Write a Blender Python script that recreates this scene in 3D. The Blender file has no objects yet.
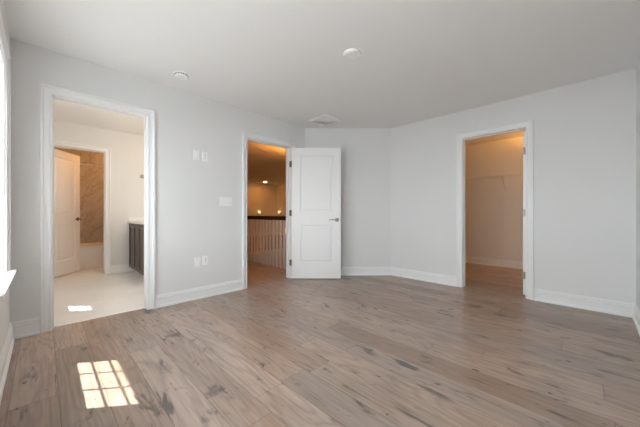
import bpy, bmesh, math, random
from mathutils import Vector, Matrix
random.seed(7)
C = bpy.context.scene.collection
S = bpy.context.scene
PI = math.pi

# ------------------------------------------------------------------ camera, sky, sun, exposure
H = 2.44                                   # ceiling height
cd = bpy.data.cameras.new('camera'); cam = bpy.data.objects.new('camera', cd); C.objects.link(cam)
cd.sensor_width = 36.0; cd.lens = 272.8 / 640 * 36.0; cd.clip_start = 0.02
cd.shift_y = 0.0006
cam.location = (0, 0, 1.016)
YAW = 0.77875
cam.rotation_euler = (PI / 2, 0, YAW - PI / 2)
S.camera = cam

world = bpy.data.worlds.new('sky'); S.world = world; world.use_nodes = True
bg = world.node_tree.nodes['Background']
bg.inputs['Color'].default_value = (0.905, 0.95, 1.0, 1)
bg.inputs['Strength'].default_value = 11.4

SUN_EL = math.radians(58.9)
sd = bpy.data.lights.new('sun', 'SUN'); sd.energy = 19.0; sd.angle = math.radians(0.53); sd.color = (1, 0.95, 0.86)
sun = bpy.data.objects.new('sun', sd); C.objects.link(sun)
sdir = Vector((0.799 * math.cos(SUN_EL), -0.602 * math.cos(SUN_EL), -math.sin(SUN_EL)))
sun.rotation_euler = sdir.to_track_quat('-Z', 'Y').to_euler(); sun.location = (-4, 4, 9)

S.view_settings.view_transform = 'Standard'; S.view_settings.look = 'None'
S.view_settings.gamma = 1.0; S.view_settings.use_curve_mapping = False
S.view_settings.exposure = 0.0
S.cycles.use_denoising = True
S.cycles.max_bounces = 14; S.cycles.diffuse_bounces = 8; S.cycles.transparent_max_bounces = 12
S.cycles.sample_clamp_indirect = 8.0

WARM = (1.0, 0.40, 0.095)
AMBER = (1.0, 0.43, 0.085)
LAMP_HALL = 200.0
FILL_HALL = 260.0
LAMP_CLOSET = 600.0
LAMP_BATH = 4.0
FILL_BATH = 115.0
LAMP_TUB = 46.0

# ------------------------------------------------------------------ materials
def nt(name):
    m = bpy.data.materials.new(name); m.use_nodes = True
    return m, m.node_tree, m.node_tree.nodes['Principled BSDF']

def mat(name, col, rough=0.5, metal=0.0, spec=0.5, bump=0.0, bscale=200.0, var=0.0):
    m, t, b = nt(name)
    b.inputs['Base Color'].default_value = (*col, 1)
    b.inputs['Roughness'].default_value = rough
    b.inputs['Metallic'].default_value = metal
    b.inputs['Specular IOR Level'].default_value = spec
    tc = t.nodes.new('ShaderNodeTexCoord')
    n = t.nodes.new('ShaderNodeTexNoise'); n.inputs['Scale'].default_value = bscale; n.inputs['Detail'].default_value = 3
    t.links.new(tc.outputs['Object'], n.inputs['Vector'])
    if bump:
        bp = t.nodes.new('ShaderNodeBump'); bp.inputs['Strength'].default_value = bump; bp.inputs['Distance'].default_value = 0.002
        t.links.new(n.outputs['Fac'], bp.inputs['Height']); t.links.new(bp.outputs['Normal'], b.inputs['Normal'])
    if var:
        r = t.nodes.new('ShaderNodeValToRGB')
        r.color_ramp.elements[0].color = (*[c * (1 - var) for c in col], 1); r.color_ramp.elements[1].color = (*[min(1, c * (1 + var)) for c in col], 1)
        r.color_ramp.elements[0].position = 0.35; r.color_ramp.elements[1].position = 0.65
        t.links.new(n.outputs['Fac'], r.inputs['Fac']); t.links.new(r.outputs['Color'], b.inputs['Base Color'])
    return m

def emis(name, col, strength):
    m, t, b = nt(name)
    b.inputs['Base Color'].default_value = (0.9, 0.88, 0.84, 1)
    b.inputs['Emission Color'].default_value = (*col, 1); b.inputs['Emission Strength'].default_value = strength
    return m

class NG:
    """tiny helper for node maths"""
    def __init__(s, t): s.t = t
    def n(s, kind, **kw):
        x = s.t.nodes.new(kind)
        for k, v in kw.items(): setattr(x, k, v)
        return x
    def put(s, sock, v):
        if hasattr(v, 'is_output') or hasattr(v, 'links'): s.t.links.new(v, sock)
        else: sock.default_value = v
    def m(s, op, a, b=0.0, c=0.0):
        x = s.n('ShaderNodeMath', operation=op)
        s.put(x.inputs[0], a); s.put(x.inputs[1], b); s.put(x.inputs[2], c)
        return x.outputs[0]
    def vec(s, x, y, z):
        v = s.n('ShaderNodeCombineXYZ'); s.put(v.inputs[0], x); s.put(v.inputs[1], y); s.put(v.inputs[2], z)
        return v.outputs[0]
    def noise(s, v, scale, detail=4, rough=0.55, dist=0.0):
        x = s.n('ShaderNodeTexNoise'); s.put(x.inputs['Vector'], v)
        x.inputs['Scale'].default_value = scale; x.inputs['Detail'].default_value = detail
        x.inputs['Roughness'].default_value = rough; x.inputs['Distortion'].default_value = dist
        return x.outputs['Fac']
    def ramp(s, f, stops):
        r = s.n('ShaderNodeValToRGB'); e = r.color_ramp.elements
        e[0].position, e[0].color = stops[0][0], (*stops[0][1], 1)
        e[1].position, e[1].color = stops[-1][0], (*stops[-1][1], 1)
        for p, c in stops[1:-1]:
            q = e.new(p); q.color = (*c, 1)
        s.put(r.inputs['Fac'], f); return r.outputs['Color']
    def mix(s, f, a, b, blend='MIX'):
        x = s.n('ShaderNodeMix', data_type='RGBA', blend_type=blend)
        s.put(x.inputs[0], f)
        s.put(x.inputs[6], a if not isinstance(a, tuple) else (*a, 1)); s.put(x.inputs[7], b if not isinstance(b, tuple) else (*b, 1))
        return x.outputs[2]
    def sstep(s, v, lo, hi):
        x = s.n('ShaderNodeMapRange', interpolation_type='SMOOTHSTEP'); s.put(x.inputs[0], v)
        x.inputs[1].default_value = lo; x.inputs[2].default_value = hi
        return x.outputs[0]

def wood_floor():
    m, t, b = nt('grey_brown_oak_planks'); g = NG(t)
    tc = g.n('ShaderNodeTexCoord'); sep = g.n('ShaderNodeSeparateXYZ'); t.links.new(tc.outputs['Object'], sep.inputs[0])
    X, Y = sep.outputs[0], sep.outputs[1]
    W, L = 0.19, 1.75
    u = g.m('DIVIDE', g.m('ADD', X, 5.07), W); row = g.m('FLOOR', u); fx = g.m('SUBTRACT', u, row)
    w1 = g.n('ShaderNodeTexWhiteNoise', noise_dimensions='1D'); g.put(w1.inputs['W'], row)
    v = g.m('ADD', g.m('DIVIDE', Y, L), g.m('MULTIPLY', w1.outputs['Value'], 9.7)); col = g.m('FLOOR', v); fy = g.m('SUBTRACT', v, col)
    w2 = g.n('ShaderNodeTexWhiteNoise', noise_dimensions='2D'); g.put(w2.inputs['Vector'], g.vec(row, col, 0))
    idv = w2.outputs['Value']; w2s = g.n('ShaderNodeSeparateColor'); t.links.new(w2.outputs['Color'], w2s.inputs[0])
    id2 = w2s.outputs[1]
    off = g.m('MULTIPLY', idv, 37.0)
    # fine fibres, cathedral figure, broad blotches
    fib = g.noise(g.vec(g.m('MULTIPLY', X, 75.0), g.m('MULTIPLY', Y, 4.0), off), 1.0, 3, 0.5)
    big = g.noise(g.vec(g.m('MULTIPLY', X, 5.5), g.m('MULTIPLY', Y, 0.75), off), 1.0, 2, 0.4, 0.3)
    ring = g.m('SINE', g.m('MULTIPLY', big, 80.0)); ring = g.m('MULTIPLY_ADD', ring, 0.5, 0.5); ring = g.m('POWER', ring, 3.0)
    blot = g.noise(g.vec(g.m('MULTIPLY', X, 5.5), g.m('MULTIPLY', Y, 1.6), g.m('ADD', off, 11.0)), 1.0, 4, 0.6)
    knot = g.noise(g.vec(g.m('MULTIPLY', X, 11.0), g.m('MULTIPLY', Y, 4.2), g.m('ADD', off, 23.0)), 1.0, 4, 0.55, 0.5)
    crk = g.noise(g.vec(g.m('MULTIPLY', X, 46.0), g.m('MULTIPLY', Y, 2.6), g.m('ADD', off, 71.0)), 1.0, 3, 0.55, 0.3)
    base = g.ramp(idv, [(0.0, (0.305, 0.210, 0.158)), (0.35, (0.435, 0.320, 0.258)), (0.7, (0.375, 0.275, 0.224)), (1.0, (0.485, 0.375, 0.318))])
    base = g.mix(g.m('MULTIPLY', g.sstep(id2, 0.60, 1.0), 0.5), base, (0.290, 0.258, 0.238))
    base = g.mix(g.m('MULTIPLY', g.sstep(blot, 0.42, 0.68), 0.32), base, (0.225, 0.180, 0.150))
    base = g.mix(g.m('MULTIPLY', ring, 0.34), base, (0.195, 0.138, 0.105))
    base = g.mix(g.m('MULTIPLY', g.sstep(fib, 0.45, 0.72), 0.24), base, (0.170, 0.126, 0.098))
    base = g.mix(g.m('MULTIPLY', g.sstep(fib, 0.48, 0.30), 0.15), base, (0.58, 0.49, 0.43))
    kn = g.sstep(g.m('ADD', knot, g.m('MULTIPLY', g.m('SUBTRACT', fib, 0.5), 0.10)), 0.585, 0.72)
    base = g.mix(g.m('MULTIPLY', kn, 0.85), base, (0.082, 0.074, 0.071))
    base = g.mix(g.m('MULTIPLY', g.m('MULTIPLY', g.sstep(crk, 0.60, 0.72), g.sstep(blot, 0.42, 0.60)), 0.8), base, (0.060, 0.045, 0.036))
    eye = g.noise(g.vec(g.m('MULTIPLY', X, 20.0), g.m('MULTIPLY', Y, 10.0), g.m('ADD', off, 51.0)), 1.0, 3, 0.5, 0.4)
    base = g.mix(g.m('MULTIPLY', g.sstep(eye, 0.675, 0.75), 0.88), base, (0.040, 0.030, 0.025))
    ex = g.m('MINIMUM', fx, g.m('SUBTRACT', 1.0, fx)); ey = g.m('MULTIPLY', g.m('MINIMUM', fy, g.m('SUBTRACT', 1.0, fy)), L / W)
    edge = g.m('MINIMUM', ex, ey)
    seam = g.m('SUBTRACT', 1.0, g.sstep(edge, 0.003, 0.013))
    base = g.mix(g.m('MULTIPLY', seam, 0.6), base, (0.07, 0.052, 0.042))
    t.links.new(base, b.inputs['Base Color'])
    rg = g.m('MULTIPLY_ADD', fib, 0.06, 0.285); t.links.new(rg, b.inputs['Roughness'])
    b.inputs['Specular IOR Level'].default_value = 0.5
    hgt = g.m('SUBTRACT', g.m('MULTIPLY', fib, 0.25), seam)
    bp = g.n('ShaderNodeBump'); bp.inputs['Strength'].default_value = 0.10; bp.inputs['Distance'].default_value = 0.0015
    g.put(bp.inputs['Height'], hgt); t.links.new(bp.outputs['Normal'], b.inputs['Normal'])
    return m

def marble(name, tw, th, base, vein, grout, axis='xz', rough=0.18, vamt=0.7, ang=0.7):
    m, t, b = nt(name); g = NG(t)
    tc = g.n('ShaderNodeTexCoord'); sep = g.n('ShaderNodeSeparateXYZ'); t.links.new(tc.outputs['Object'], sep.inputs[0])
    A = sep.outputs['xyz'.index(axis[0])]; B = sep.outputs['xyz'.index(axis[1])]
    u = g.m('DIVIDE', g.m('ADD', A, 20.0), tw); v = g.m('DIVIDE', g.m('ADD', B, 20.0), th)
    row = g.m('FLOOR', v); u = g.m('ADD', u, g.m('MULTIPLY', g.m('MODULO', row, 2.0), 0.5)); ucol = g.m('FLOOR', u)
    fu = g.m('SUBTRACT', u, ucol); fv = g.m('SUBTRACT', v, row)
    eu = g.m('MULTIPLY', g.m('MINIMUM', fu, g.m('SUBTRACT', 1.0, fu)), tw); ev = g.m('MULTIPLY', g.m('MINIMUM', fv, g.m('SUBTRACT', 1.0, fv)), th)
    gr = g.m('SUBTRACT', 1.0, g.sstep(g.m('MINIMUM', eu, ev), 0.0012, 0.003))
    d = g.m('ADD', g.m('MULTIPLY', A, math.cos(ang)), g.m('MULTIPLY', B, math.sin(ang)))
    e = g.m('SUBTRACT', g.m('MULTIPLY', B, math.cos(ang)), g.m('MULTIPLY', A, math.sin(ang)))
    n1 = g.noise(g.vec(g.m('MULTIPLY', d, 4.2), g.m('MULTIPLY', e, 1.1), 0.0), 1.0, 5, 0.6, 0.6)
    vn = g.m('SUBTRACT', 1.0, g.sstep(g.m('ABSOLUTE', g.m('SUBTRACT', n1, 0.5)), 0.0, 0.035))
    cl = g.noise(g.vec(d, e, 4.0), 2.3, 4)
    c = g.mix(g.m('MULTIPLY', g.sstep(cl, 0.35, 0.7), 0.35), base, vein)
    c = g.mix(g.m('MULTIPLY', vn, vamt), c, vein)
    c = g.mix(gr, c, grout)
    t.links.new(c, b.inputs['Base Color']); b.inputs['Roughness'].default_value = rough
    return m

def glass():
    m = bpy.data.materials.new('window_glass'); m.use_nodes = True; t = m.node_tree; t.nodes.clear()
    o = t.nodes.new('ShaderNodeOutputMaterial'); mx = t.nodes.new('ShaderNodeMixShader'); tr = t.nodes.new('ShaderNodeBsdfTransparent')
    gl = t.nodes.new('ShaderNodeBsdfGlossy'); gl.inputs['Roughness'].default_value = 0.02
    lw = t.nodes.new('ShaderNodeLayerWeight'); lw.inputs['Blend'].default_value = 0.5; g = NG(t)
    fr = g.m('MULTIPLY_ADD', g.m('POWER', lw.outputs['Facing'], 5.0), 0.6, 0.03)
    tr.inputs['Color'].default_value = (0.94, 0.96, 0.95, 1)
    t.links.new(fr, mx.inputs[0]); t.links.new(tr.outputs[0], mx.inputs[1]); t.links.new(gl.outputs[0], mx.inputs[2])
    t.links.new(mx.outputs[0], o.inputs[0])
    return m

def dark_wood(name, c1, c2, rough=0.35):
    m, t, b = nt(name); g = NG(t)
    tc = g.n('ShaderNodeTexCoord'); mp = g.n('ShaderNodeMapping'); mp.inputs['Scale'].default_value = (60, 60, 3)
    t.links.new(tc.outputs['Object'], mp.inputs[0])
    f = g.noise(mp.outputs[0], 1.0, 4)
    t.links.new(g.ramp(f, [(0.3, c1), (0.7, c2)]), b.inputs['Base Color']); b.inputs['Roughness'].default_value = rough
    return m

M = dict(
    wall=mat('wall_paint', (0.765, 0.765, 0.765), 0.62, bump=0.04, bscale=350),
    ceil=mat('ceiling_paint', (0.86, 0.86, 0.86), 0.8, bump=0.04, bscale=300),
    trim=mat('white_trim_paint', (0.85, 0.85, 0.855), 0.38),
    door=mat('white_door_paint', (0.87, 0.87, 0.875), 0.42, bump=0.03, bscale=260),
    plastic=mat('white_plastic', (0.90, 0.90, 0.895), 0.32),
    hinge=mat('hinge_metal', (0.26, 0.255, 0.25), 0.45, 1.0),
    nickel=mat('satin_nickel', (0.42, 0.41, 0.39), 0.32, 1.0),
    chrome=mat('chrome', (0.72, 0.72, 0.72), 0.15, 1.0),
    dark=mat('dark_slot', (0.03, 0.03, 0.03), 0.6),
    wire=mat('white_vinyl_wire', (0.80, 0.80, 0.78), 0.4),
    acrylic=mat('white_acrylic', (0.83, 0.82, 0.80), 0.29),
    quartz=mat('white_quartz', (0.84, 0.83, 0.81), 0.3, var=0.03, bscale=60),
    rail=dark_wood('dark_stained_wood', (0.030, 0.010, 0.006), (0.060, 0.022, 0.013), 0.3),
    vanity=dark_wood('espresso_wood', (0.065, 0.040, 0.032), (0.115, 0.078, 0.064), 0.4),
    wood=wood_floor(),
    tile=marble('marble_wall_tile', 0.61, 0.305, (0.66, 0.60, 0.52), (0.42, 0.34, 0.26), (0.58, 0.53, 0.46), 'xz', 0.29, 0.65, -0.7),
    btile=marble('pale_marble_floor_tile', 0.61, 0.305, (0.80, 0.795, 0.785), (0.69, 0.67, 0.65), (0.69, 0.68, 0.66), 'xy', 0.30, 0.35, 1.3),
    glass=glass(),
    siding=mat('exterior_siding', (0.55, 0.55, 0.53), 0.7),
    grass=mat('pale_gravel', (0.30, 0.30, 0.305), 0.9, var=0.25, bscale=9),
    lamp=emis('downlight_lens', WARM, LAMP_HALL),
    clamp=emis('closet_lamp_glass', AMBER, LAMP_CLOSET),
    bfill=emis('bathroom_fill_glass', (1.0, 0.84, 0.66), FILL_BATH),
    hfill=emis('hall_fill_glass', (1.0, 0.37, 0.075), FILL_HALL),
    blamp=emis('vanity_lamp_glass', (1.0, 0.66, 0.36), LAMP_BATH),
    tlamp=emis('tub_lamp_glass', (1.0, 0.46, 0.13), LAMP_TUB),
    sconce=emis('sconce_glass', (1.0, 0.58, 0.28), 1.6),
)

# ------------------------------------------------------------------ mesh builder
class MB:
    def __init__(s): s.v = []; s.f = []
    def add(s, vs, fs):
        k = len(s.v); s.v += [tuple(v) for v in vs]; s.f += [tuple(i + k for i in f) for f in fs]; return s
    def box(s, x0, x1, y0, y1, z0, z1, bev=0.0, seg=1):
        x0, x1 = min(x0, x1), max(x0, x1); y0, y1 = min(y0, y1), max(y0, y1); z0, z1 = min(z0, z1), max(z0, z1)
        vs = [(x, y, z) for z in (z0, z1) for y in (y0, y1) for x in (x0, x1)]
        fs = [(0, 2, 3, 1), (4, 5, 7, 6), (0, 1, 5, 4), (2, 6, 7, 3), (0, 4, 6, 2), (1, 3, 7, 5)]
        if not bev: return s.add(vs, fs)
        bm = bmesh.new(); bv = [bm.verts.new(v) for v in vs]
        for f in fs: bm.faces.new([bv[i] for i in f])
        bmesh.ops.bevel(bm, geom=list(bm.edges), offset=bev, segments=seg, affect='EDGES', profile=0.6)
        bm.verts.index_update()
        s.add([v.co[:] for v in bm.verts], [[v.index for v in f.verts] for f in bm.faces]); bm.free(); return s
    def prism(s, pts, ext, closed=True):
        """pts: 3D loop, ext: extrusion vector"""
        n = len(pts); e = Vector(ext)
        vs = [Vector(p) for p in pts] + [Vector(p) + e for p in pts]
        fs = [(i, (i + 1) % n, n + (i + 1) % n, n + i) for i in range(n)] + [tuple(range(n - 1, -1, -1)), tuple(range(n, 2 * n))]
        return s.add(vs, fs)
    def loft(s, loops, cap0=True, cap1=True):
        n = len(loops[0]); vs = [p for l in loops for p in l]; fs = []
        for k in range(len(loops) - 1):
            for i in range(n):
                j = (i + 1) % n; fs.append((k * n + i, k * n + j, (k + 1) * n + j, (k + 1) * n + i))
        if cap0: fs.append(tuple(range(n - 1, -1, -1)))
        if cap1: fs.append(tuple((len(loops) - 1) * n + i for i in range(n)))
        return s.add(vs, fs)
    def lathe(s, prof, seg=32, mtx=None):
        """prof: list of (r, h) around local Z"""
        loops = []
        for r, h in prof:
            loops.append([(max(r, 1e-4) * math.cos(2 * PI * i / seg), max(r, 1e-4) * math.sin(2 * PI * i / seg), h) for i in range(seg)])
        if mtx: loops = [[tuple(mtx @ Vector(p)) for p in l] for l in loops]
        return s.loft(loops)
    def tube(s, pts, r, seg=8):
        pts = [Vector(p) for p in pts]; loops = []
        up = None
        for i, p in enumerate(pts):
            d = (pts[min(i + 1, len(pts) - 1)] - pts[max(i - 1, 0)]).normalized()
            if up is None:
                up = Vector((0, 0, 1)) if abs(d.z) < 0.9 else Vector((1, 0, 0))
            a = d.cross(up).normalized(); b2 = a.cross(d).normalized(); up = b2
            loops.append([p + r * (math.cos(2 * PI * k / seg) * a + math.sin(2 * PI * k / seg) * b2) for k in range(seg)])
        return s.loft(loops)
    def xf(s, mtx):
        s.v = [tuple(mtx @ Vector(v)) for v in s.v]; return s
    def build(s, name, material, parent=None, smooth=None):
        me = bpy.data.meshes.new(name); me.from_pydata(s.v, [], s.f); me.update()
        bm = bmesh.new(); bm.from_mesh(me); bmesh.ops.recalc_face_normals(bm, faces=bm.faces); bm.to_mesh(me); bm.free()
        me.materials.append(material)
        if smooth:
            for p in me.polygons: p.use_smooth = True
            me.set_sharp_from_angle(angle=math.radians(smooth))
        o = bpy.data.objects.new(name, me); C.objects.link(o)
        if parent: o.parent = parent
        return o

def tag(o, label=None, cat=None, group=None, kind=None):
    if label: o['label'] = label
    if cat: o['category'] = cat
    if group: o['group'] = group
    if kind: o['kind'] = kind
    return o
def empty(name, loc, rz=0.0):
    o = bpy.data.objects.new(name, None); C.objects.link(o); o.location = loc; o.rotation_euler = (0, 0, rz); o.empty_display_size = 0.1
    return o
def struct(o, label=None): return tag(o, label, None, None, 'structure')

# ------------------------------------------------------------------ plan of the place (metres)
WX, YN, XE, SY = -0.19, 3.339, 4.069, -0.326
T, TE = 0.12, 0.15
DH = 2.055                                        # door opening height
BATH = (0.055, 0.770); HALL = (1.962, 2.730); CLOS = (0.542, 1.245)
BB_Y = 5.78                                       # bathroom back wall
TUBDOOR = (0.010, 0.725)
STOOL = 0.616
WZ = (0.596, 2.055)                               # window opening
WIN_W = [(2.123, 2.865), (0.93, 1.672), (-0.02, 0.722)]           # on the west wall, along y; second unseen, third added to brighten the room
WIN_BATH = (4.15, 4.46); BZ = (0.66, 2.055)
WIN_S = []              # on the south wall, along x

JT = 0.016
def rough(d): return (d[0] - JT, d[1] + JT, 0, DH + JT)
for a_, b_, (c_, d_) in [(*w, WZ) for w in WIN_W] + [(*WIN_BATH, BZ)]:      # sky sampling portals, one in each window opening
    pd = bpy.data.lights.new('window_portal', 'AREA'); pd.shape = 'RECTANGLE'; pd.size = d_ - c_; pd.size_y = b_ - a_; pd.cycles.is_portal = True
    po = bpy.data.objects.new('window_portal', pd); C.objects.link(po)
    po.location = (WX - TE - 0.02, (a_ + b_) / 2, (c_ + d_) / 2); po.rotation_euler = (0, -PI / 2, 0)
def wall(name, axis, a0, a1, t0, t1, z0, z1, openings, material):
    """one straight wall with rectangular openings; axis is the direction it runs along"""
    sb = sorted({a0, a1, *[o[0] for o in openings], *[o[1] for o in openings]})
    m = MB()
    for i in range(len(sb) - 1):
        p, q = sb[i], sb[i + 1]; mid = (p + q) / 2
        zs = [(z0, z1)]
        for o in openings:
            if o[0] < mid < o[1]:
                zs = [z for z in ((z0, o[2]), (o[3], z1)) if z[1] - z[0] > 1e-4]
        for lo, hi in zs:
            if axis == 'x': m.box(p, q, t0, t1, lo, hi)
            else: m.box(t0, t1, p, q, lo, hi)
    return struct(m.build(name, material))

wall('wall_west', 'y', SY - TE, 7.40, WX - TE, WX, 0, H, [(*w, *WZ) for w in WIN_W] + [(*WIN_BATH, *BZ)], M['wall'])
wall('wall_north', 'x', WX, 8.22, YN, YN + T, 0, H, [rough(BATH), rough(HALL)], M['wall'])
wall('wall_east', 'y', SY, 2.40, XE, XE + T, 0, H, [rough(CLOS)], M['wall'])
wall('wall_south', 'x', WX, 6.32, SY - TE, SY, 0, H, [(*w, *WZ) for w in WIN_S], M['wall'])
chA, chB = Vector((3.031, YN)), Vector((XE, 2.352))
cdv = (chB - chA).normalized(); cn = Vector((-cdv.y, cdv.x))          # points away from the room
if cn.x < 0: cn = -cn
pts = [chA, chB, chB + cn * T, chA + cn * T]
struct(MB().prism([(p.x, p.y, 0) for p in pts], (0, 0, H)).build('wall_northeast', M['wall']))
# closet, bathroom, tub room, hall
wall('wall_closet_back', 'y', SY, 2.47, 6.20, 6.32, 0, H, [], M['wall'])
wall('wall_closet_north', 'x', XE + T, 6.20, 2.35, 2.47, 0, H, [], M['wall'])
wall('wall_bathroom_back', 'x', WX, 1.62, BB_Y, BB_Y + T, 0, H, [rough(TUBDOOR)], M['wall'])
wall('wall_hall_west', 'y', YN + T, 11.12, 1.62, 1.74, 0, H, [], M['wall'])
wall('wall_tub_back', 'x', WX, 1.62, 7.28, 7.40, 0, H, [], M['tile'])
wall('wall_tub_east', 'y', BB_Y + T, 7.28, 1.335, 1.455, 0, H, [], M['tile'])
wall('wall_hall_north', 'x', 1.74, 8.22, 11.0, 11.12, 0, H, [], M['wall'])
wall('wall_hall_east', 'y', YN + T, 11.0, 8.10, 8.22, 0, H, [], M['wall'])
VX0, VX1, VY0, VY1 = 3.17, 5.30, YN + T, 6.46                         # stairwell opening
m = MB()
m.box(VX0, VX1, VY1, VY1 + 0.12, -2.7, -0.03); m.box(VX1, VX1 + 0.12, VY0, VY1, -2.7, -0.03)
m.box(VX0 - 0.12, VX0, VY0, VY1, -2.7, -0.03); m.box(VX0, VX1, VY0 - 0.12, VY0, -2.7, -0.03)
struct(m.build('wall_stairwell', M['wall']))
struct(MB().box(VX0, VX1, VY0, VY1, -2.75, -2.70).build('floor_lower', M['wood']))

# floors and ceiling
m = MB()
m.box(WX - TE, 6.32, SY - TE, 3.42, -0.03, 0)
m.box(1.68, VX0, 3.42, VY1, -0.03, 0); m.box(1.68, 8.22, VY1, 11.12, -0.03, 0); m.box(VX1, 8.22, 3.42, VY1, -0.03, 0)
struct(m.build('floor', M['wood']))
struct(MB().box(WX - TE, 1.68, 3.42, 7.40, -0.03, 0.0).build('floor_bathroom', M['btile']))
struct(MB().box(BATH[0], BATH[1], 3.405, 3.46, 0.0, 0.006, 0.002).build('trim_threshold', M['quartz']))
struct(MB().box(WX - TE, 8.22, SY - TE, 11.12, H, H + 0.12).build('ceiling', M['ceil']))
EAVE = -0.857  # edge of an unseen eave, placed to cut off the sun patch
struct(MB().box(EAVE, WX - TE, SY - 0.7, 8.0, H + 0.12, H + 0.16).box(EAVE - 0.02, EAVE, SY - 0.7, 8.0, H + 0.12, H + 0.32).build('trim_sun_cut_eave', M['trim']))
struct(MB().box(-40, 40, -40, 40, -3.1, -3.0).build('ground', M['grass']))

# ------------------------------------------------------------------ door casings
CAS = [(0.005, 0.0), (0.005, 0.010), (0.009, 0.013), (0.018, 0.013), (0.020, 0.0095), (0.030, 0.0095), (0.050, 0.014), (0.053, 0.014), (0.055, 0.022), (0.059, 0.025), (0.072, 0.025), (0.076, 0.021), (0.076, 0.0)]
def frame_sweep(m, fn, s0, s1, z0, z1, prof=CAS, four=False):
    """sweep a casing profile (outward, projection) around an opening; fn(s, d, z) gives the 3D point"""
    loops = []
    if four:
        for o, d in []: pass
    for corner in range(4):
        l = []
        for o, d in prof:
            s, z = [(s0 - o, z0), (s0 - o, z1 + o), (s1 + o, z1 + o), (s1 + o, z0)][corner]
            l.append(fn(s, d, z))
        loops.append(l)
    return m.loft(loops)

def door_frame(name, axis, s0, s1, room, back, sign, casing_back=True, leaf_side='room', label=None):
    """jambs, stops and casings; room/back are the wall faces, sign is the direction out of the wall on the room side"""
    m = MB()
    def P(s, d, z): return (s, room + sign * d, z) if axis == 'x' else (room + sign * d, s, z)
    def Q(s, d, z): return (s, back - sign * d, z) if axis == 'x' else (back - sign * d, s, z)
    frame_sweep(m, P, s0, s1, 0, DH)
    if casing_back: frame_sweep(m, Q, s0, s1, 0, DH)
    a, b = sorted((room, back)); jt = 0.014
    def bx(s_0, s_1, d0, d1, z0, z1):
        if axis == 'x': m.box(s_0, s_1, d0, d1, z0, z1)
        else: m.box(d0, d1, s_0, s_1, z0, z1)
    bx(s0 - JT, s0, a, b, 0, DH + JT); bx(s1, s1 + JT, a, b, 0, DH + JT); bx(s0, s1, a, b, DH, DH + JT)
    # door stop, set back from the face the leaf closes on
    k = room - sign * 0.042 if leaf_side == 'room' else back + sign * 0.042
    k2 = k - sign * 0.03 if leaf_side == 'room' else k + sign * 0.03
    d0, d1 = sorted((k, k2))
    bx(s0, s0 + 0.010, d0, d1, 0, DH); bx(s1 - 0.010, s1, d0, d1, 0, DH); bx(s0 + 0.010, s1 - 0.010, d0, d1, DH - 0.010, DH)
    return struct(m.build(name, M['trim']), label)

door_frame('trim_1', 'x', *BATH, YN, YN + T, -1, True, 'back', 'white painted casing around the bathroom doorway')
f2 = door_frame('trim_2', 'x', *HALL, YN, YN + T, -1, True, 'room', 'white painted casing around the hall doorway')
f3 = door_frame('trim_3', 'y', *CLOS, XE, XE + T, -1, True, 'back', 'white painted casing around the closet doorway')
door_frame('trim_4', 'x', *TUBDOOR, BB_Y, BB_Y + T, -1, True, 'back', 'white casing around the tub room doorway inside the bathroom')

# ------------------------------------------------------------------ baseboards
BBP = [(0, 0), (0.028, 0), (0.028, 0.012), (0.023, 0.022), (0.014, 0.026), (0.014, 0.092), (0.017, 0.096), (0.017, 0.102), (0.011, 0.107), (0.011, 0.122), (0.005, 0.130), (0.004, 0.138), (0, 0.138)]
def baseboard(name, segs):
    """segs: (start, end, normal into the room), 2D"""
    m = MB()
    for a, b, n in segs:
        a, b, n = Vector(a), Vector(b), Vector(n).normalized()
        loop = [(a.x + n.x * d, a.y + n.y * d, z) for d, z in BBP]
        m.prism(loop, (b.x - a.x, b.y - a.y, 0))
    return struct(m.build(name, M['trim']))
co = 0.076
baseboard('baseboard_west', [((WX, SY), (WX, YN), (1, 0))])
baseboard('baseboard_north', [((WX, YN), (BATH[0] - co, YN), (0, -1)), ((BATH[1] + co, YN), (HALL[0] - co, YN), (0, -1)), ((HALL[1] + co, YN), (chA.x, YN), (0, -1))])
baseboard('baseboard_northeast', [(chA, chB, -cn)])
baseboard('baseboard_east', [((XE, chB.y), (XE, CLOS[1] + co), (-1, 0)), ((XE, CLOS[0] - co), (XE, SY), (-1, 0))])
baseboard('baseboard_south', [((WX, SY), (XE, SY), (0, 1))])
baseboard('baseboard_closet', [((6.20, SY), (6.20, 2.35), (-1, 0)), ((XE + T, 2.35), (6.20, 2.35), (0, -1)), ((XE + T, SY), (6.20, SY), (0, 1))])
baseboard('baseboard_bathroom', [((TUBDOOR[1] + co, BB_Y), (1.62, BB_Y), (0, -1)), ((WX, YN + T), (WX, BB_Y), (1, 0))])
baseboard('baseboard_hall', [((1.74, YN + T), (1.74, 11.0), (1, 0)), ((1.74, 11.0), (8.10, 11.0), (0, -1)), ((8.10, YN + T), (8.10, 11.0), (-1, 0))])

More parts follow.
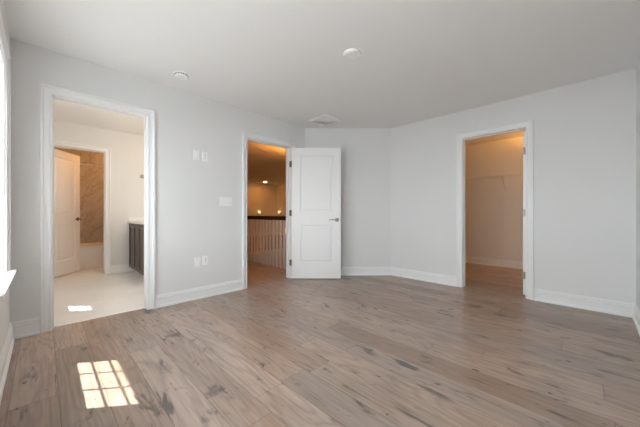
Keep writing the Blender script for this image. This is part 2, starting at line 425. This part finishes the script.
# ------------------------------------------------------------------ windows
def window(name, origin, rz, w, z0, z1, rows_low, rows_up, cols, label):
    """local x along the wall, y towards the outside, z up from the opening's bottom"""
    e = struct(empty(name, (origin[0], origin[1], z0), rz), label); h = z1 - z0
    # frame (jamb liner)
    f = MB()
    f.box(-w / 2 - 0.004, -w / 2 + 0.006, 0, TE, 0, h); f.box(w / 2 - 0.006, w / 2 + 0.004, 0, TE, 0, h)
    f.box(-w / 2, w / 2, 0, TE, h - 0.010, h + 0.004); f.box(-w / 2 - 0.004, w / 2 + 0.004, 0.04, TE + 0.04, -0.012, 0.014)
    f.build('window_frame', M['trim'], e)
    c = MB(); frame_sweep(c, lambda s, d, z: (s, -d, z), -w / 2, w / 2, 0.02, h)
    c.build('window_casing', M['trim'], e)
    MB().box(-w / 2 - 0.09, w / 2 + 0.09, -0.054, 0.044, 0.0, 0.020, 0.004, 2).build('window_sill', M['trim'], e)
    MB().box(-w / 2 - 0.07, w / 2 + 0.07, -0.016, 0.0, -0.075, 0.0, 0.003).build('sill_apron', M['trim'], e)
    mid = 1.386 - z0 if z0 < 0.7 else 0.02 + (h - 0.02) * 0.52
    def sash(nm, y, za, zb, rows, low):
        s = MB(); st = 0.035; br = 0.024 if low else 0.036; tr = 0.036
        x0, x1 = -w / 2 + 0.004, w / 2 - 0.004
        s.box(x0, x0 + st - 0.004, y, y + 0.03, za, zb); s.box(x1 - st + 0.004, x1, y, y + 0.03, za, zb)
        gx0, gx1 = x0 + st - 0.004, x1 - st + 0.004
        s.box(gx0, gx1, y, y + 0.03, za, za + br); s.box(gx0, gx1, y, y + 0.03, zb - tr, zb)
        o = s.build(nm, M['trim'], e)
        gz0, gz1 = za + br, zb - tr
        g = MB(); mw = 0.006
        for k in range(1, cols):
            xx = gx0 + (gx1 - gx0) * k / cols; g.box(xx - mw, xx + mw, y + 0.011, y + 0.019, gz0, gz1)
        for k in range(1, rows):
            zz = gz0 + (gz1 - gz0) * k / rows
            for q in range(cols):
                xa = gx0 + (gx1 - gx0) * q / cols + (mw if q else 0); xb = gx0 + (gx1 - gx0) * (q + 1) / cols - (mw if q < cols - 1 else 0)
                g.box(xa, xb, y + 0.011, y + 0.019, zz - mw, zz + mw)
        g.build('muntin_grid', M['trim'], o)
        MB().box(gx0, gx1, y + 0.0135, y + 0.0165, gz0, gz1).build('glass_pane', M['glass'], o)
        return o
    sash('lower_sash', 0.045, 0.014, mid + 0.018, rows_low, True)
    sash('upper_sash', 0.080, mid - 0.018, h - 0.010, rows_up, False)
    lk = MB().box(-0.03, 0.03, 0.048, 0.075, mid + 0.018, mid + 0.028, 0.003); lk.build('sash_lock', M['nickel'], e)
    return e
for i, (a, b) in enumerate(WIN_W):
    window('window_%d' % (i + 1), (WX, (a + b) / 2), PI / 2, b - a, *WZ, 4, 3, 3,
           ['white gridded sash window at the left edge, nearest the bathroom doorway', 'white gridded sash window on the left wall, middle of the three', 'white gridded sash window added beside the camera to brighten the room'][i])
window('window_4', (WX, sum(WIN_BATH) / 2), PI / 2, WIN_BATH[1] - WIN_BATH[0], *BZ, 4, 3, 2, 'narrow sash window in the bathroom side wall')

# ------------------------------------------------------------------ doors (leaf local: hinge at origin, x along the leaf, y thickness)
def lever(e, w, th, face, z, mt, name='lever_handle'):
    s = -1 if face == 0 else 1; y = 0.0 if face == 0 else th
    m = MB(); X = w - 0.062
    rot = Matrix.Translation((X, y, z)) @ Matrix.Rotation(PI / 2 if s < 0 else -PI / 2, 4, 'X')
    m.lathe([(0.0, 0), (0.031, 0), (0.031, 0.005), (0.027, 0.009), (0.012, 0.011), (0.010, 0.045), (0.0, 0.046)], 24, rot)
    yy = y + s * 0.045
    m.tube([(X + 0.004, yy, z), (X - 0.02, yy, z + 0.001), (X - 0.06, yy, z + 0.004), (X - 0.10, yy, z + 0.001), (X - 0.118, yy - s * 0.006, z - 0.002)], 0.0085, 10)
    return m.build(name, mt, e, 40)

def door(name, hinge, ang, w, mirror, label, handle_mat, z0=0.012, h=2.032, levers=True):
    """leaf runs along local +x; its thickness lies on +y, or on -y when mirror is set"""
    e = struct(empty(name, (hinge[0], hinge[1], 0), ang), label)
    th = 0.035; st = 0.128; L = MB(); z1 = z0 + h
    panels = [(0.255, 0.845), (1.050, z1 - 0.118)]
    g = 0.003
    L.box(g, st, 0, th, z0, z1, 0.0015); L.box(w - st, w, 0, th, z0, z1, 0.0015)
    zr = [(z0, panels[0][0]), (panels[0][1], panels[1][0]), (panels[1][1], z1)]
    for a, b in zr: L.box(st, w - st, 0, th, a, b)
    for a, b in panels:
        x0, x1 = st, w - st
        L.box(x0, x1, 0.0085, th - 0.0085, a, b)
        for face, sg in ((0.0085, -1), (th - 0.0085, 1)):
            def rect(i, d): return [(x0 + i, face + sg * d, a + i), (x1 - i, face + sg * d, a + i), (x1 - i, face + sg * d, b - i), (x0 + i, face + sg * d, b - i)]
            L.loft([rect(0.020, -0.001), rect(0.020, 0.0), rect(0.042, 0.0065), rect(0.046, 0.0065)], True, True)
            # sticking: a sloped moulding around the recess
            for (p0, p1, nx, nz) in (((x0, a), (x1, a), 0, 1), ((x0, b), (x1, b), 0, -1), ((x0, a), (x0, b), 1, 0), ((x1, a), (x1, b), -1, 0)):
                q = 0.011
                tri = [(p0[0], face - sg * 0.001, p0[1]), (p0[0], face + sg * 0.0075, p0[1]), (p0[0] + nx * q, face - sg * 0.001, p0[1] + nz * q)]
                L.prism(tri, (p1[0] - p0[0], 0, p1[1] - p0[1]))
    if mirror: L.xf(Matrix.Scale(-1, 4, (0, 1, 0)))
    L.build('door_leaf', M['door'], e)
    if levers:
        for fc in (0, 1):
            lv = lever(e, w, th, fc, 0.925, handle_mat)
            if mirror:
                lv.data.transform(Matrix.Scale(-1, 4, (0, 1, 0))); lv.data.flip_normals()
    lt = MB().box(w - 0.0005, w + 0.0015, 0.006, 0.029, 0.895, 0.955)
    if mirror: lt.xf(Matrix.Scale(-1, 4, (0, 1, 0)))
    lt.build('latch_plate', M['nickel'], e)
    return e

# hall door: hinged on the right jamb, swung right round until it stands parallel with the angled wall
HPIN = (HALL[1] + 0.004, YN - 0.026)
d1 = door('door_1', HPIN, math.radians(-45.0), 0.762, True, 'open white two-panel door standing beside the hall doorway', M['nickel'])
# closet door: hinged on its right jamb, swung straight into the closet
d2 = door('door_2', (XE + T + 0.010, CLOS[0] + 0.011), math.radians(0.5), 0.700, False, 'white door swung into the closet, seen edge on at the right jamb', M['nickel'])
# tub room door: hinged on its left jamb, standing ajar in the tub room
d3 = door('door_3', (TUBDOOR[0] + 0.012, BB_Y + T + 0.012), math.radians(54.5), 0.700, True, 'white two-panel door standing ajar inside the bathroom', mat('aged_bronze', (0.16, 0.12, 0.09), 0.35, 1.0))

def hinges(e, fn, mt=M['hinge']):
    for z in (0.25, 1.03, 1.80):
        m = fn(z); m.build('hinge', mt, e)
# hall door hinges: plate let into the jamb plus knuckle at the pin; built in the door's own frame
inv1 = (Matrix.Translation((*HPIN, 0)) @ Matrix.Rotation(math.radians(-45.0), 4, 'Z')).inverted()
def h1(z):
    m = MB(); m.box(HALL[1] - 0.0015, HALL[1] + 0.001, YN + 0.002, YN + 0.036, z - 0.045, z + 0.045)
    m.tube([(HPIN[0] - 0.006, YN - 0.016, z - 0.047), (HPIN[0] - 0.006, YN - 0.016, z + 0.047)], 0.0065, 10)
    m.box(HALL[1] - 0.0022, HALL[1] + 0.001, YN - 0.016, YN + 0.004, z - 0.045, z + 0.045)
    return m.xf(inv1)
hinges(d1, h1)
def h2(z):
    m = MB(); m.box(0.0005, 0.0035, 0.003, 0.031, z - 0.045, z + 0.045); m.tube([(-0.003, 0.0, z - 0.047), (-0.003, 0.0, z + 0.047)], 0.006, 10); return m
hinges(d2, h2)
def h3(z):
    m = MB(); m.box(0.0005, 0.0035, -0.031, -0.003, z - 0.045, z + 0.045); m.tube([(-0.004, -0.001, z - 0.047), (-0.004, -0.001, z + 0.047)], 0.006, 10); return m
hinges(d3, h3)

# ------------------------------------------------------------------ ceiling fittings
e = tag(empty('smoke_detector', (0.985, 2.955, H)), 'round white smoke detector on the ceiling near the left wall', 'smoke detector')
MB().lathe([(0, 0), (0.070, 0), (0.070, -0.010), (0.066, -0.013), (0, -0.013)], 40).build('base', M['plastic'], e, 35)
MB().lathe([(0, -0.013), (0.062, -0.013), (0.062, -0.024), (0.056, -0.037), (0.044, -0.043), (0, -0.044)], 40).build('cover', M['plastic'], e, 35)
m = MB()
for k in range(24):
    a = 2 * PI * k / 24; m.add([tuple(Matrix.Rotation(a, 3, 'Z') @ Vector(p)) for p in ((0.0632, -0.005, -0.014), (0.0632, 0.005, -0.014), (0.0632, 0.005, -0.024), (0.0632, -0.005, -0.024), (0.058, -0.005, -0.014), (0.058, 0.005, -0.014), (0.058, 0.005, -0.024), (0.058, -0.005, -0.024))], [(0, 1, 2, 3), (4, 7, 6, 5), (0, 4, 5, 1), (1, 5, 6, 2), (2, 6, 7, 3), (3, 7, 4, 0)])
m.build('vent_slots', M['dark'], e)
MB().lathe([(0, -0.043), (0.010, -0.043), (0.010, -0.047), (0, -0.047)], 16, Matrix.Translation((0.02, -0.015, 0))).build('test_button', M['plastic'], e)

e = tag(empty('ceiling_cover', (1.922, 1.497, H)), 'plain round white cover disc on the middle of the ceiling', 'cover plate')
MB().lathe([(0, 0), (0.076, 0), (0.076, -0.012), (0.070, -0.020), (0.063, -0.021), (0.061, -0.017), (0, -0.017)], 48).build('rim', M['plastic'], e, 35)
MB().lathe([(0, -0.017), (0.055, -0.017), (0.052, -0.021), (0, -0.023)], 40).build('disc', M['plastic'], e, 35)

e = tag(empty('ceiling_vent', (3.00, 2.868, H)), 'square white air vent on the ceiling above the open door', 'vent')
def sq(r, z): return [(-r, -r, z), (r, -r, z), (r, r, z), (-r, r, z)]
def ringm(prof):
    m = MB(); loops = [sq(r, z) for r, z in prof]; return m.loft(loops + [loops[0]], False, False)
ringm([(0.180, 0), (0.180, -0.014), (0.174, -0.018), (0.146, -0.020), (0.140, -0.016), (0.140, 0)]).build('frame', M['plastic'], e)
for r in (0.136, 0.102, 0.068, 0.034):
    ringm([(r, -0.008), (r - 0.026, -0.021), (r - 0.030, -0.020), (r - 0.004, -0.006)]).build('louver', M['plastic'], e)
MB().box(-0.140, 0.140, -0.140, 0.140, -0.004, 0).build('backing', mat('vent_grey', (0.78, 0.78, 0.78), 0.7), e)

# ------------------------------------------------------------------ wall plates on the north wall (local: x along wall, y out of the wall is -y)
def plate(name, x, z, label, cat, w=0.074, h=0.118, group=None):
    e = tag(empty(name, (x, YN, z)), label, cat, group)
    p = MB(); loops = []
    for i, d in ((0, 0), (0, -0.004), (0.003, -0.007)):
        loops.append([(-w / 2 + i, d, -h / 2 + i), (w / 2 - i, d, -h / 2 + i), (w / 2 - i, d, h / 2 - i), (-w / 2 + i, d, h / 2 - i)])
    p.loft(loops); p.build('plate', M['plastic'], e)
    return e
def screws(e, zs, x=0.0):
    for z in zs:
        MB().lathe([(0, 0), (0.0035, 0), (0.003, 0.001), (0, 0.0012)], 12, Matrix.Translation((x, -0.007, z)) @ Matrix.Rotation(PI / 2, 4, 'X')).build('screw', M['nickel'], e)
def receptacle(e, z):
    r = MB(); pts = []
    for k in range(24):
        a = 2 * PI * k / 24; pts.append((0.0172 * math.cos(a), -0.0065, z + max(-0.0135, min(0.0135, 0.0172 * math.sin(a)))))
    r.prism(pts, (0, -0.0025, 0)); o = r.build('receptacle', M['plastic'], e)
    s = MB(); s.box(-0.0075, -0.0050, -0.0094, -0.0088, z - 0.001, z + 0.008); s.box(0.0050, 0.0075, -0.0094, -0.0088, z - 0.001, z + 0.008); s.box(-0.0025, 0.0025, -0.0094, -0.0088, z - 0.010, z - 0.005)
    s.build('slots', M['dark'], o)
def outlet(x, z, label):
    e = plate('power_outlet', x, z, label, 'outlet'); receptacle(e, 0.0195); receptacle(e, -0.0195); screws(e, (0.0,)); return e
def insert_plate(x, z, label, jack):
    e = plate('wall_plate', x, z, label, 'wall plate')
    MB().box(-0.0165, 0.0165, -0.0105, -0.006, -0.033, 0.033, 0.001).build('insert', M['plastic'], e)
    if jack: MB().lathe([(0, 0), (0.0048, 0), (0.0048, 0.008), (0.002, 0.008), (0, 0.009)], 14, Matrix.Translation((0, -0.0105, 0)) @ Matrix.Rotation(PI / 2, 4, 'X')).build('cable_jack', M['plastic'], e)
    else: MB().box(0.002, 0.013, -0.013, -0.010, -0.028, -0.018, 0.001).build('data_jack', M['plastic'], e)
    screws(e, (0.046, -0.046)); return e
insert_plate(1.285, 1.720, 'white wall plate high on the left wall, left of the pair above the switch', True)
outlet(1.386, 1.714, 'white power outlet high on the left wall, right of the pair above the switch')
insert_plate(1.293, 0.438, 'white low wall plate on the left wall, left of the pair near the baseboard', False)
outlet(1.390, 0.448, 'white low power outlet on the left wall, right of the pair near the baseboard')
e = plate('light_switch', 1.654, 1.176, 'white triple light switch on the wall left of the hall doorway', 'switch', 0.168, 0.118)
for k in (-1, 0, 1):
    MB().add([(k * 0.046 + sx * 0.0165, y, z) for sx in (-1, 1) for y, z in ((-0.006, -0.033), (-0.014, -0.033), (-0.0085, 0.0), (-0.0100, 0.033), (-0.006, 0.033))],
             [(0, 1, 2, 3, 4), (9, 8, 7, 6, 5), (0, 5, 6, 1), (1, 6, 7, 2), (2, 7, 8, 3), (3, 8, 9, 4), (4, 9, 5, 0)]).build('rocker', M['plastic'], e)

# ------------------------------------------------------------------ closet
e = tag(empty('wire_shelf', (6.20, 1.0, 1.735)), 'white wire shelf fixed across the closet back wall', 'shelf')
y0, y1 = SY + 0.01 - 1.0, 2.34 - 1.0
m = MB(); n = int((y1 - y0) / 0.0254)
for k in range(n + 1):
    y = y0 + (y1 - y0) * k / n
    m.tube([(-0.006, y, 0.0), (-0.300, y, 0.0), (-0.304, y, -0.004), (-0.304, y, -0.030)], 0.0016, 5)
m.build('wire_deck', M['wire'], e)
m = MB()
for x, z in ((-0.008, -0.004), (-0.15, -0.004), (-0.298, -0.0045), (-0.3065, -0.006), (-0.304, -0.032)):
    m.tube([(x, y0, z), (x, y1, z)], 0.0033, 6)
m.build('edge_rods', M['wire'], e)
for yb in (0.138, -0.65):
    b = MB(); b.tube([(-0.303, yb, -0.022), (-0.295, yb, -0.030), (-0.012, yb, -0.262), (-0.002, yb, -0.275)], 0.0075, 8)
    b.box(-0.004, 0.0, yb - 0.012, yb + 0.012, -0.30, -0.25, 0.001)
    b.build('support_brace', M['wire'], e)
for k in range(8):
    yy = y0 + 0.1 + k * 0.33
    MB().box(-0.016, 0.0, yy - 0.008, yy + 0.008, -0.016, 0.008, 0.002).build('wall_clip', M['wire'], e)
e = tag(empty('ceiling_lamp', (5.72, 0.05, H)), 'unseen closet ceiling lamp, with a bowl added to throw its light upward', 'lamp')
MB().lathe([(0, 0), (0.07, 0), (0.07, -0.012), (0.012, -0.02), (0.012, -0.16), (0, -0.16)], 28).build('canopy', M['nickel'], e, 35)
MB().lathe([(0.02, -0.10), (0.06, -0.105), (0.10, -0.115), (0.12, -0.130), (0.10, -0.150), (0.02, -0.160)], 28).build('glass_diffuser', M['clamp'], e, 60)
MB().lathe([(0, -0.190), (0.06, -0.186), (0.13, -0.165), (0.165, -0.132), (0.170, -0.132), (0.135, -0.172), (0.06, -0.194), (0, -0.198)], 32).build('light_block_bowl', M['nickel'], e, 50)  # bowl added under the lamp to keep its light off the floor

# ------------------------------------------------------------------ bathroom
VF, VYA, VYB = 1.055, 4.46, BB_Y - 0.002
e = tag(empty('bathroom_vanity', (1.62, (VYA + VYB) / 2, 0)), 'dark espresso bathroom vanity with a white top', 'vanity')
def loc(m): return m.xf(Matrix.Translation((-1.62, -(VYA + VYB) / 2, 0)))
loc(MB().box(VF + 0.02, 1.618, VYA, VYB - 0.026, 0.085, 0.855)).build('cabinet_body', M['vanity'], e)
loc(MB().box(VF + 0.075, 1.618, VYA + 0.01, VYB - 0.026, 0, 0.085)).build('toe_kick', mat('white_kick', (0.74, 0.73, 0.71), 0.5), e)
loc(MB().box(VF - 0.012, 1.618, VYA - 0.015, VYB - 0.0, 0.855, 0.890, 0.003)).build('countertop', M['quartz'], e)
loc(MB().box(VF - 0.005, 1.618, VYB - 0.02, VYB, 0.890, 0.955, 0.002)).build('side_splash', M['quartz'], e)
nd = 4; dw = (VYB - 0.026 - VYA) / nd
for k in range(nd):
    a = VYA + k * dw + 0.003; b = VYA + (k + 1) * dw - 0.003; z0, z1 = 0.090, 0.850; r = 0.062
    m = MB()
    m.box(VF, VF + 0.02, a, a + r, z0, z1, 0.001); m.box(VF, VF + 0.02, b - r, b, z0, z1, 0.001)
    m.box(VF, VF + 0.02, a + r, b - r, z0, z0 + r); m.box(VF, VF + 0.02, a + r, b - r, z1 - r, z1)
    m.box(VF + 0.012, VF + 0.018, a + r, b - r, z0 + r, z1 - r)
    d = loc(m).build('cabinet_door', M['vanity'], e)
    yk = b - 0.03 if k % 2 == 0 else a + 0.03
    loc(MB().lathe([(0, 0), (0.006, 0), (0.006, 0.012), (0.013, 0.018), (0.013, 0.023), (0, 0.026)], 16, Matrix.Translation((VF, yk, 0.79)) @ Matrix.Rotation(-PI / 2, 4, 'Y'))).build('knob', M['nickel'], d, 40)

e = tag(empty('robe_hook', (1.255, BB_Y, 1.69)), 'small grey metal robe hook on the bathroom back wall above the vanity', 'hook')
MB().box(-0.022, 0.022, -0.008, 0, -0.022, 0.022, 0.002).build('wall_mount', M['nickel'], e)
MB().tube([(0, -0.006, 0.002), (-0.002, -0.035, 0.004), (-0.006, -0.055, 0.012), (-0.008, -0.060, 0.026)], 0.007, 10).tube([(0, -0.02, 0.002), (0.0, -0.035, -0.012), (0, -0.045, -0.012), (0, -0.05, -0.002)], 0.006, 10).build('hook_arm', M['nickel'], e, 40)
e.scale = (1.5, 1.3, 1.3)

e = tag(empty('vanity_light', (1.62, 5.1, 2.02)), 'lit vanity light above the bathroom vanity', 'lamp')
MB().box(-0.025, 0, -0.36, 0.36, -0.05, 0.05, 0.004).build('back_plate', M['nickel'], e)
for k in (-1, 0, 1):
    MB().lathe([(0.035, 0), (0.062, -0.13), (0.058, -0.13), (0.0, -0.125)], 24, Matrix.Translation((-0.11, k * 0.26, 0.03))).build('glass_shade', M['blamp'], e, 60)
    MB().tube([(-0.02, k * 0.26, 0), (-0.11, k * 0.26, 0.0), (-0.11, k * 0.26, 0.035)], 0.009, 8).build('arm', M['nickel'], e)

# tub, rod and lamp of the tub room
TX0, TX1, TY0, TY1, TZ = WX + 0.002, 1.333, 6.53, 7.278, 0.42
e = tag(empty('bathtub', ((TX0 + TX1) / 2, (TY0 + TY1) / 2, 0)), 'white alcove bathtub behind the ajar bathroom door', 'bathtub')
hx, hy = (TX1 - TX0) / 2, (TY1 - TY0) / 2
def rr(ax, ay, r, z, n=8):
    out = []
    for cx_, cy_, a0 in ((ax - r, ay - r, 0), (-ax + r, ay - r, PI / 2), (-ax + r, -ay + r, PI), (ax - r, -ay + r, 1.5 * PI)):
        for k in range(n): a = a0 + PI / 2 * k / (n - 1); out.append((cx_ + r * math.cos(a), cy_ + r * math.sin(a), z))
    return out
MB().loft([rr(hx, hy - 0.02, 0.004, 0.0), rr(hx, hy - 0.02, 0.004, TZ - 0.05), rr(hx, hy, 0.004, TZ - 0.04), rr(hx, hy, 0.006, TZ - 0.006), rr(hx - 0.004, hy - 0.004, 0.008, TZ),
           rr(hx - 0.06, hy - 0.07, 0.14, TZ), rr(hx - 0.07, hy - 0.08, 0.14, TZ - 0.012), rr(hx - 0.14, hy - 0.12, 0.13, 0.13), rr(hx - 0.2, hy - 0.17, 0.11, 0.09)]).build('tub_shell', M['acrylic'], e, 40)
MB().lathe([(0, 0), (0.028, 0), (0.026, 0.004), (0, 0.005)], 20, Matrix.Translation((hx - 0.3, 0, 0.09))).build('drain', M['chrome'], e)
e = tag(empty('shower_curtain_rod', ((TX0 + TX1) / 2, TY0 + 0.05, 1.92)), 'chrome curtain rod spanning the tub recess', 'rod')
MB().tube([(-hx + 0.002, 0, 0), (hx - 0.002, 0, 0)], 0.0125, 12).build('rod', M['chrome'], e, 40)
for s in (-1, 1):
    MB().lathe([(0, 0), (0.032, 0), (0.030, 0.012), (0.018, 0.02), (0, 0.02)], 20, Matrix.Translation((s * hx, 0, 0)) @ Matrix.Rotation(-s * PI / 2, 4, 'Y')).build('flange', M['chrome'], e, 40)
def flush(loc_, mt, label):
    e = tag(empty('ceiling_lamp', loc_), label, 'lamp')
    MB().lathe([(0, 0), (0.12, 0), (0.12, -0.016), (0, -0.016)], 28).build('base', M['nickel'], e, 35)
    MB().lathe([(0.108, -0.016), (0.10, -0.04), (0.06, -0.06), (0, -0.066)], 28).build('glass_shade', mt, e, 60)
flush((1.02, 6.35, H), M['tlamp'], 'round flush lamp lighting the tub room from its ceiling')
flush((1.30, 4.05, H), M['bfill'], 'added flush lamp, out of view, brightening the bathroom from its ceiling')  # unseen lamp added to brighten the bathroom floor and walls

# ------------------------------------------------------------------ hall: railings, downlights, wall lamps
def baluster(e, x, y, z1):
    s = 0.016; m = MB(); m.box(x - s, x + s, y - s, y + s, 0.0, z1, 0.002); m.build('baluster', M['trim'], e)
RT = 0.975
def handrail(e, a, b):
    a, b = Vector((*a, 0)), Vector((*b, 0)); d = (b - a).normalized(); n = Vector((-d.y, d.x, 0))
    prof = [(-0.024, RT - 0.075), (0.024, RT - 0.075), (0.028, RT - 0.045), (0.034, RT - 0.032), (0.034, RT - 0.016), (0.026, RT - 0.005), (0.012, RT), (-0.012, RT), (-0.026, RT - 0.005), (-0.034, RT - 0.016), (-0.034, RT - 0.032), (-0.028, RT - 0.045)]
    MB().prism([tuple(a + n * p + Vector((0, 0, z))) for p, z in prof], b - a).build('handrail', M['rail'], e)
RX, RY = 3.115, 6.52
e1 = tag(empty('stair_railing', (RX, 5.0, 0)), 'white balusters under a dark handrail seen through the hall doorway', 'railing')
e1.location = (0, 0, 0)
handrail(e1, (RX, YN + T + 0.002), (RX, RY + 0.034))
y = YN + T + 0.09
while y < RY - 0.06:
    baluster(e1, RX, y, RT - 0.075); y += 0.112
def newel(x, y):
    m = MB(); m.box(x - 0.045, x + 0.045, y - 0.045, y + 0.045, 0, RT - 0.076, 0.003)
    return m
newel(RX, RY).build('newel_post', M['trim'], e1)
struct(MB().box(VX0 - 0.005, VX0 + 0.02, VY0, VY1 - 0.01, -0.28, -0.001).box(VX0 + 0.02, VX1, VY1 - 0.018, VY1 - 0.0, -0.28, -0.001).build('trim_stairwell', M['trim']))

def downlight(x, y, label):
    e = tag(empty('recessed_downlight', (x, y, H)), label, 'downlight', 'recessed downlights in the hall')
    MB().lathe([(0.066, 0), (0.095, 0), (0.093, -0.006), (0.070, -0.008), (0.066, -0.004)], 32).build('trim_ring', M['plastic'], e, 40)
    MB().lathe([(0, 0), (0.068, 0), (0.066, -0.005), (0, -0.005)], 28).build('lens', M['lamp'], e)
downlight(6.95, 10.3, 'small lit recessed downlight seen through the hall doorway above the dark handrail')
e = tag(empty('hall_fill_lamp', (3.78, 4.2, H)), 'added uplight bowl hidden behind the open white door, brightening the hall ceiling', 'lamp')  # added lamp out of view, throws warm light onto the hall ceiling
MB().lathe([(0, 0), (0.06, 0), (0.06, -0.012), (0.02, -0.03), (0, -0.03)], 24).build('canopy', M['nickel'], e, 40)
MB().tube([(0, 0, -0.02), (0, 0, -0.24)], 0.006, 8).build('stem', M['nickel'], e)
MB().lathe([(0.015, -0.23), (0.07, -0.235), (0.12, -0.25), (0.135, -0.27), (0.11, -0.30), (0.015, -0.31)], 28).build('glass_diffuser', M['hfill'], e, 60)
MB().lathe([(0, -0.345), (0.08, -0.338), (0.15, -0.31), (0.185, -0.268), (0.190, -0.268), (0.156, -0.318), (0.08, -0.348), (0, -0.354)], 32).build('light_block_bowl', M['nickel'], e, 50)  # bowl added below the glow so the hall floor stays darker
downlight(3.6, 9.6, 'added recessed downlight lighting the far hall, out of view behind the left wall')  # unseen downlight, added for the glow in the far hall

def sconce(x, y, z, rz, label, name='wall_sconce'):
    e = tag(empty(name, (x, y, z), rz), label, 'wall lamp')
    MB().box(-0.04, 0.04, -0.02, 0, -0.08, 0.06, 0.004).build('back_plate', M['nickel'], e)
    MB().tube([(0, -0.015, -0.03), (0, -0.08, -0.05), (0, -0.10, -0.02)], 0.009, 8).build('arm', M['nickel'], e)
    MB().lathe([(0.0, -0.02), (0.035, -0.02), (0.055, 0.03), (0.062, 0.10), (0.058, 0.10), (0, 0.09)], 24, Matrix.Translation((0, -0.11, 0))).build('glass_shade', M['sconce'], e, 50)
sconce(7.03, 11.0, 1.06, 0, 'small glowing wall lamp over the dark handrail, left of the two')
sconce(8.10, 10.66, 1.06, -PI / 2, 'small glowing wall lamp over the dark handrail, right of the two')
e = tag(empty('night_light', (8.10, 10.22, 0.30), -PI / 2), 'small glowing lamp low behind the white balusters', 'lamp')
MB().box(-0.03, 0.03, -0.02, 0, -0.06, 0.06, 0.004).build('base', M['plastic'], e)
MB().lathe([(0, -0.12), (0.06, -0.11), (0.075, 0.0), (0.06, 0.1), (0, 0.12)], 20, Matrix.Translation((0, -0.12, -0.06))).build('glass_shade', M['sconce'], e, 50)
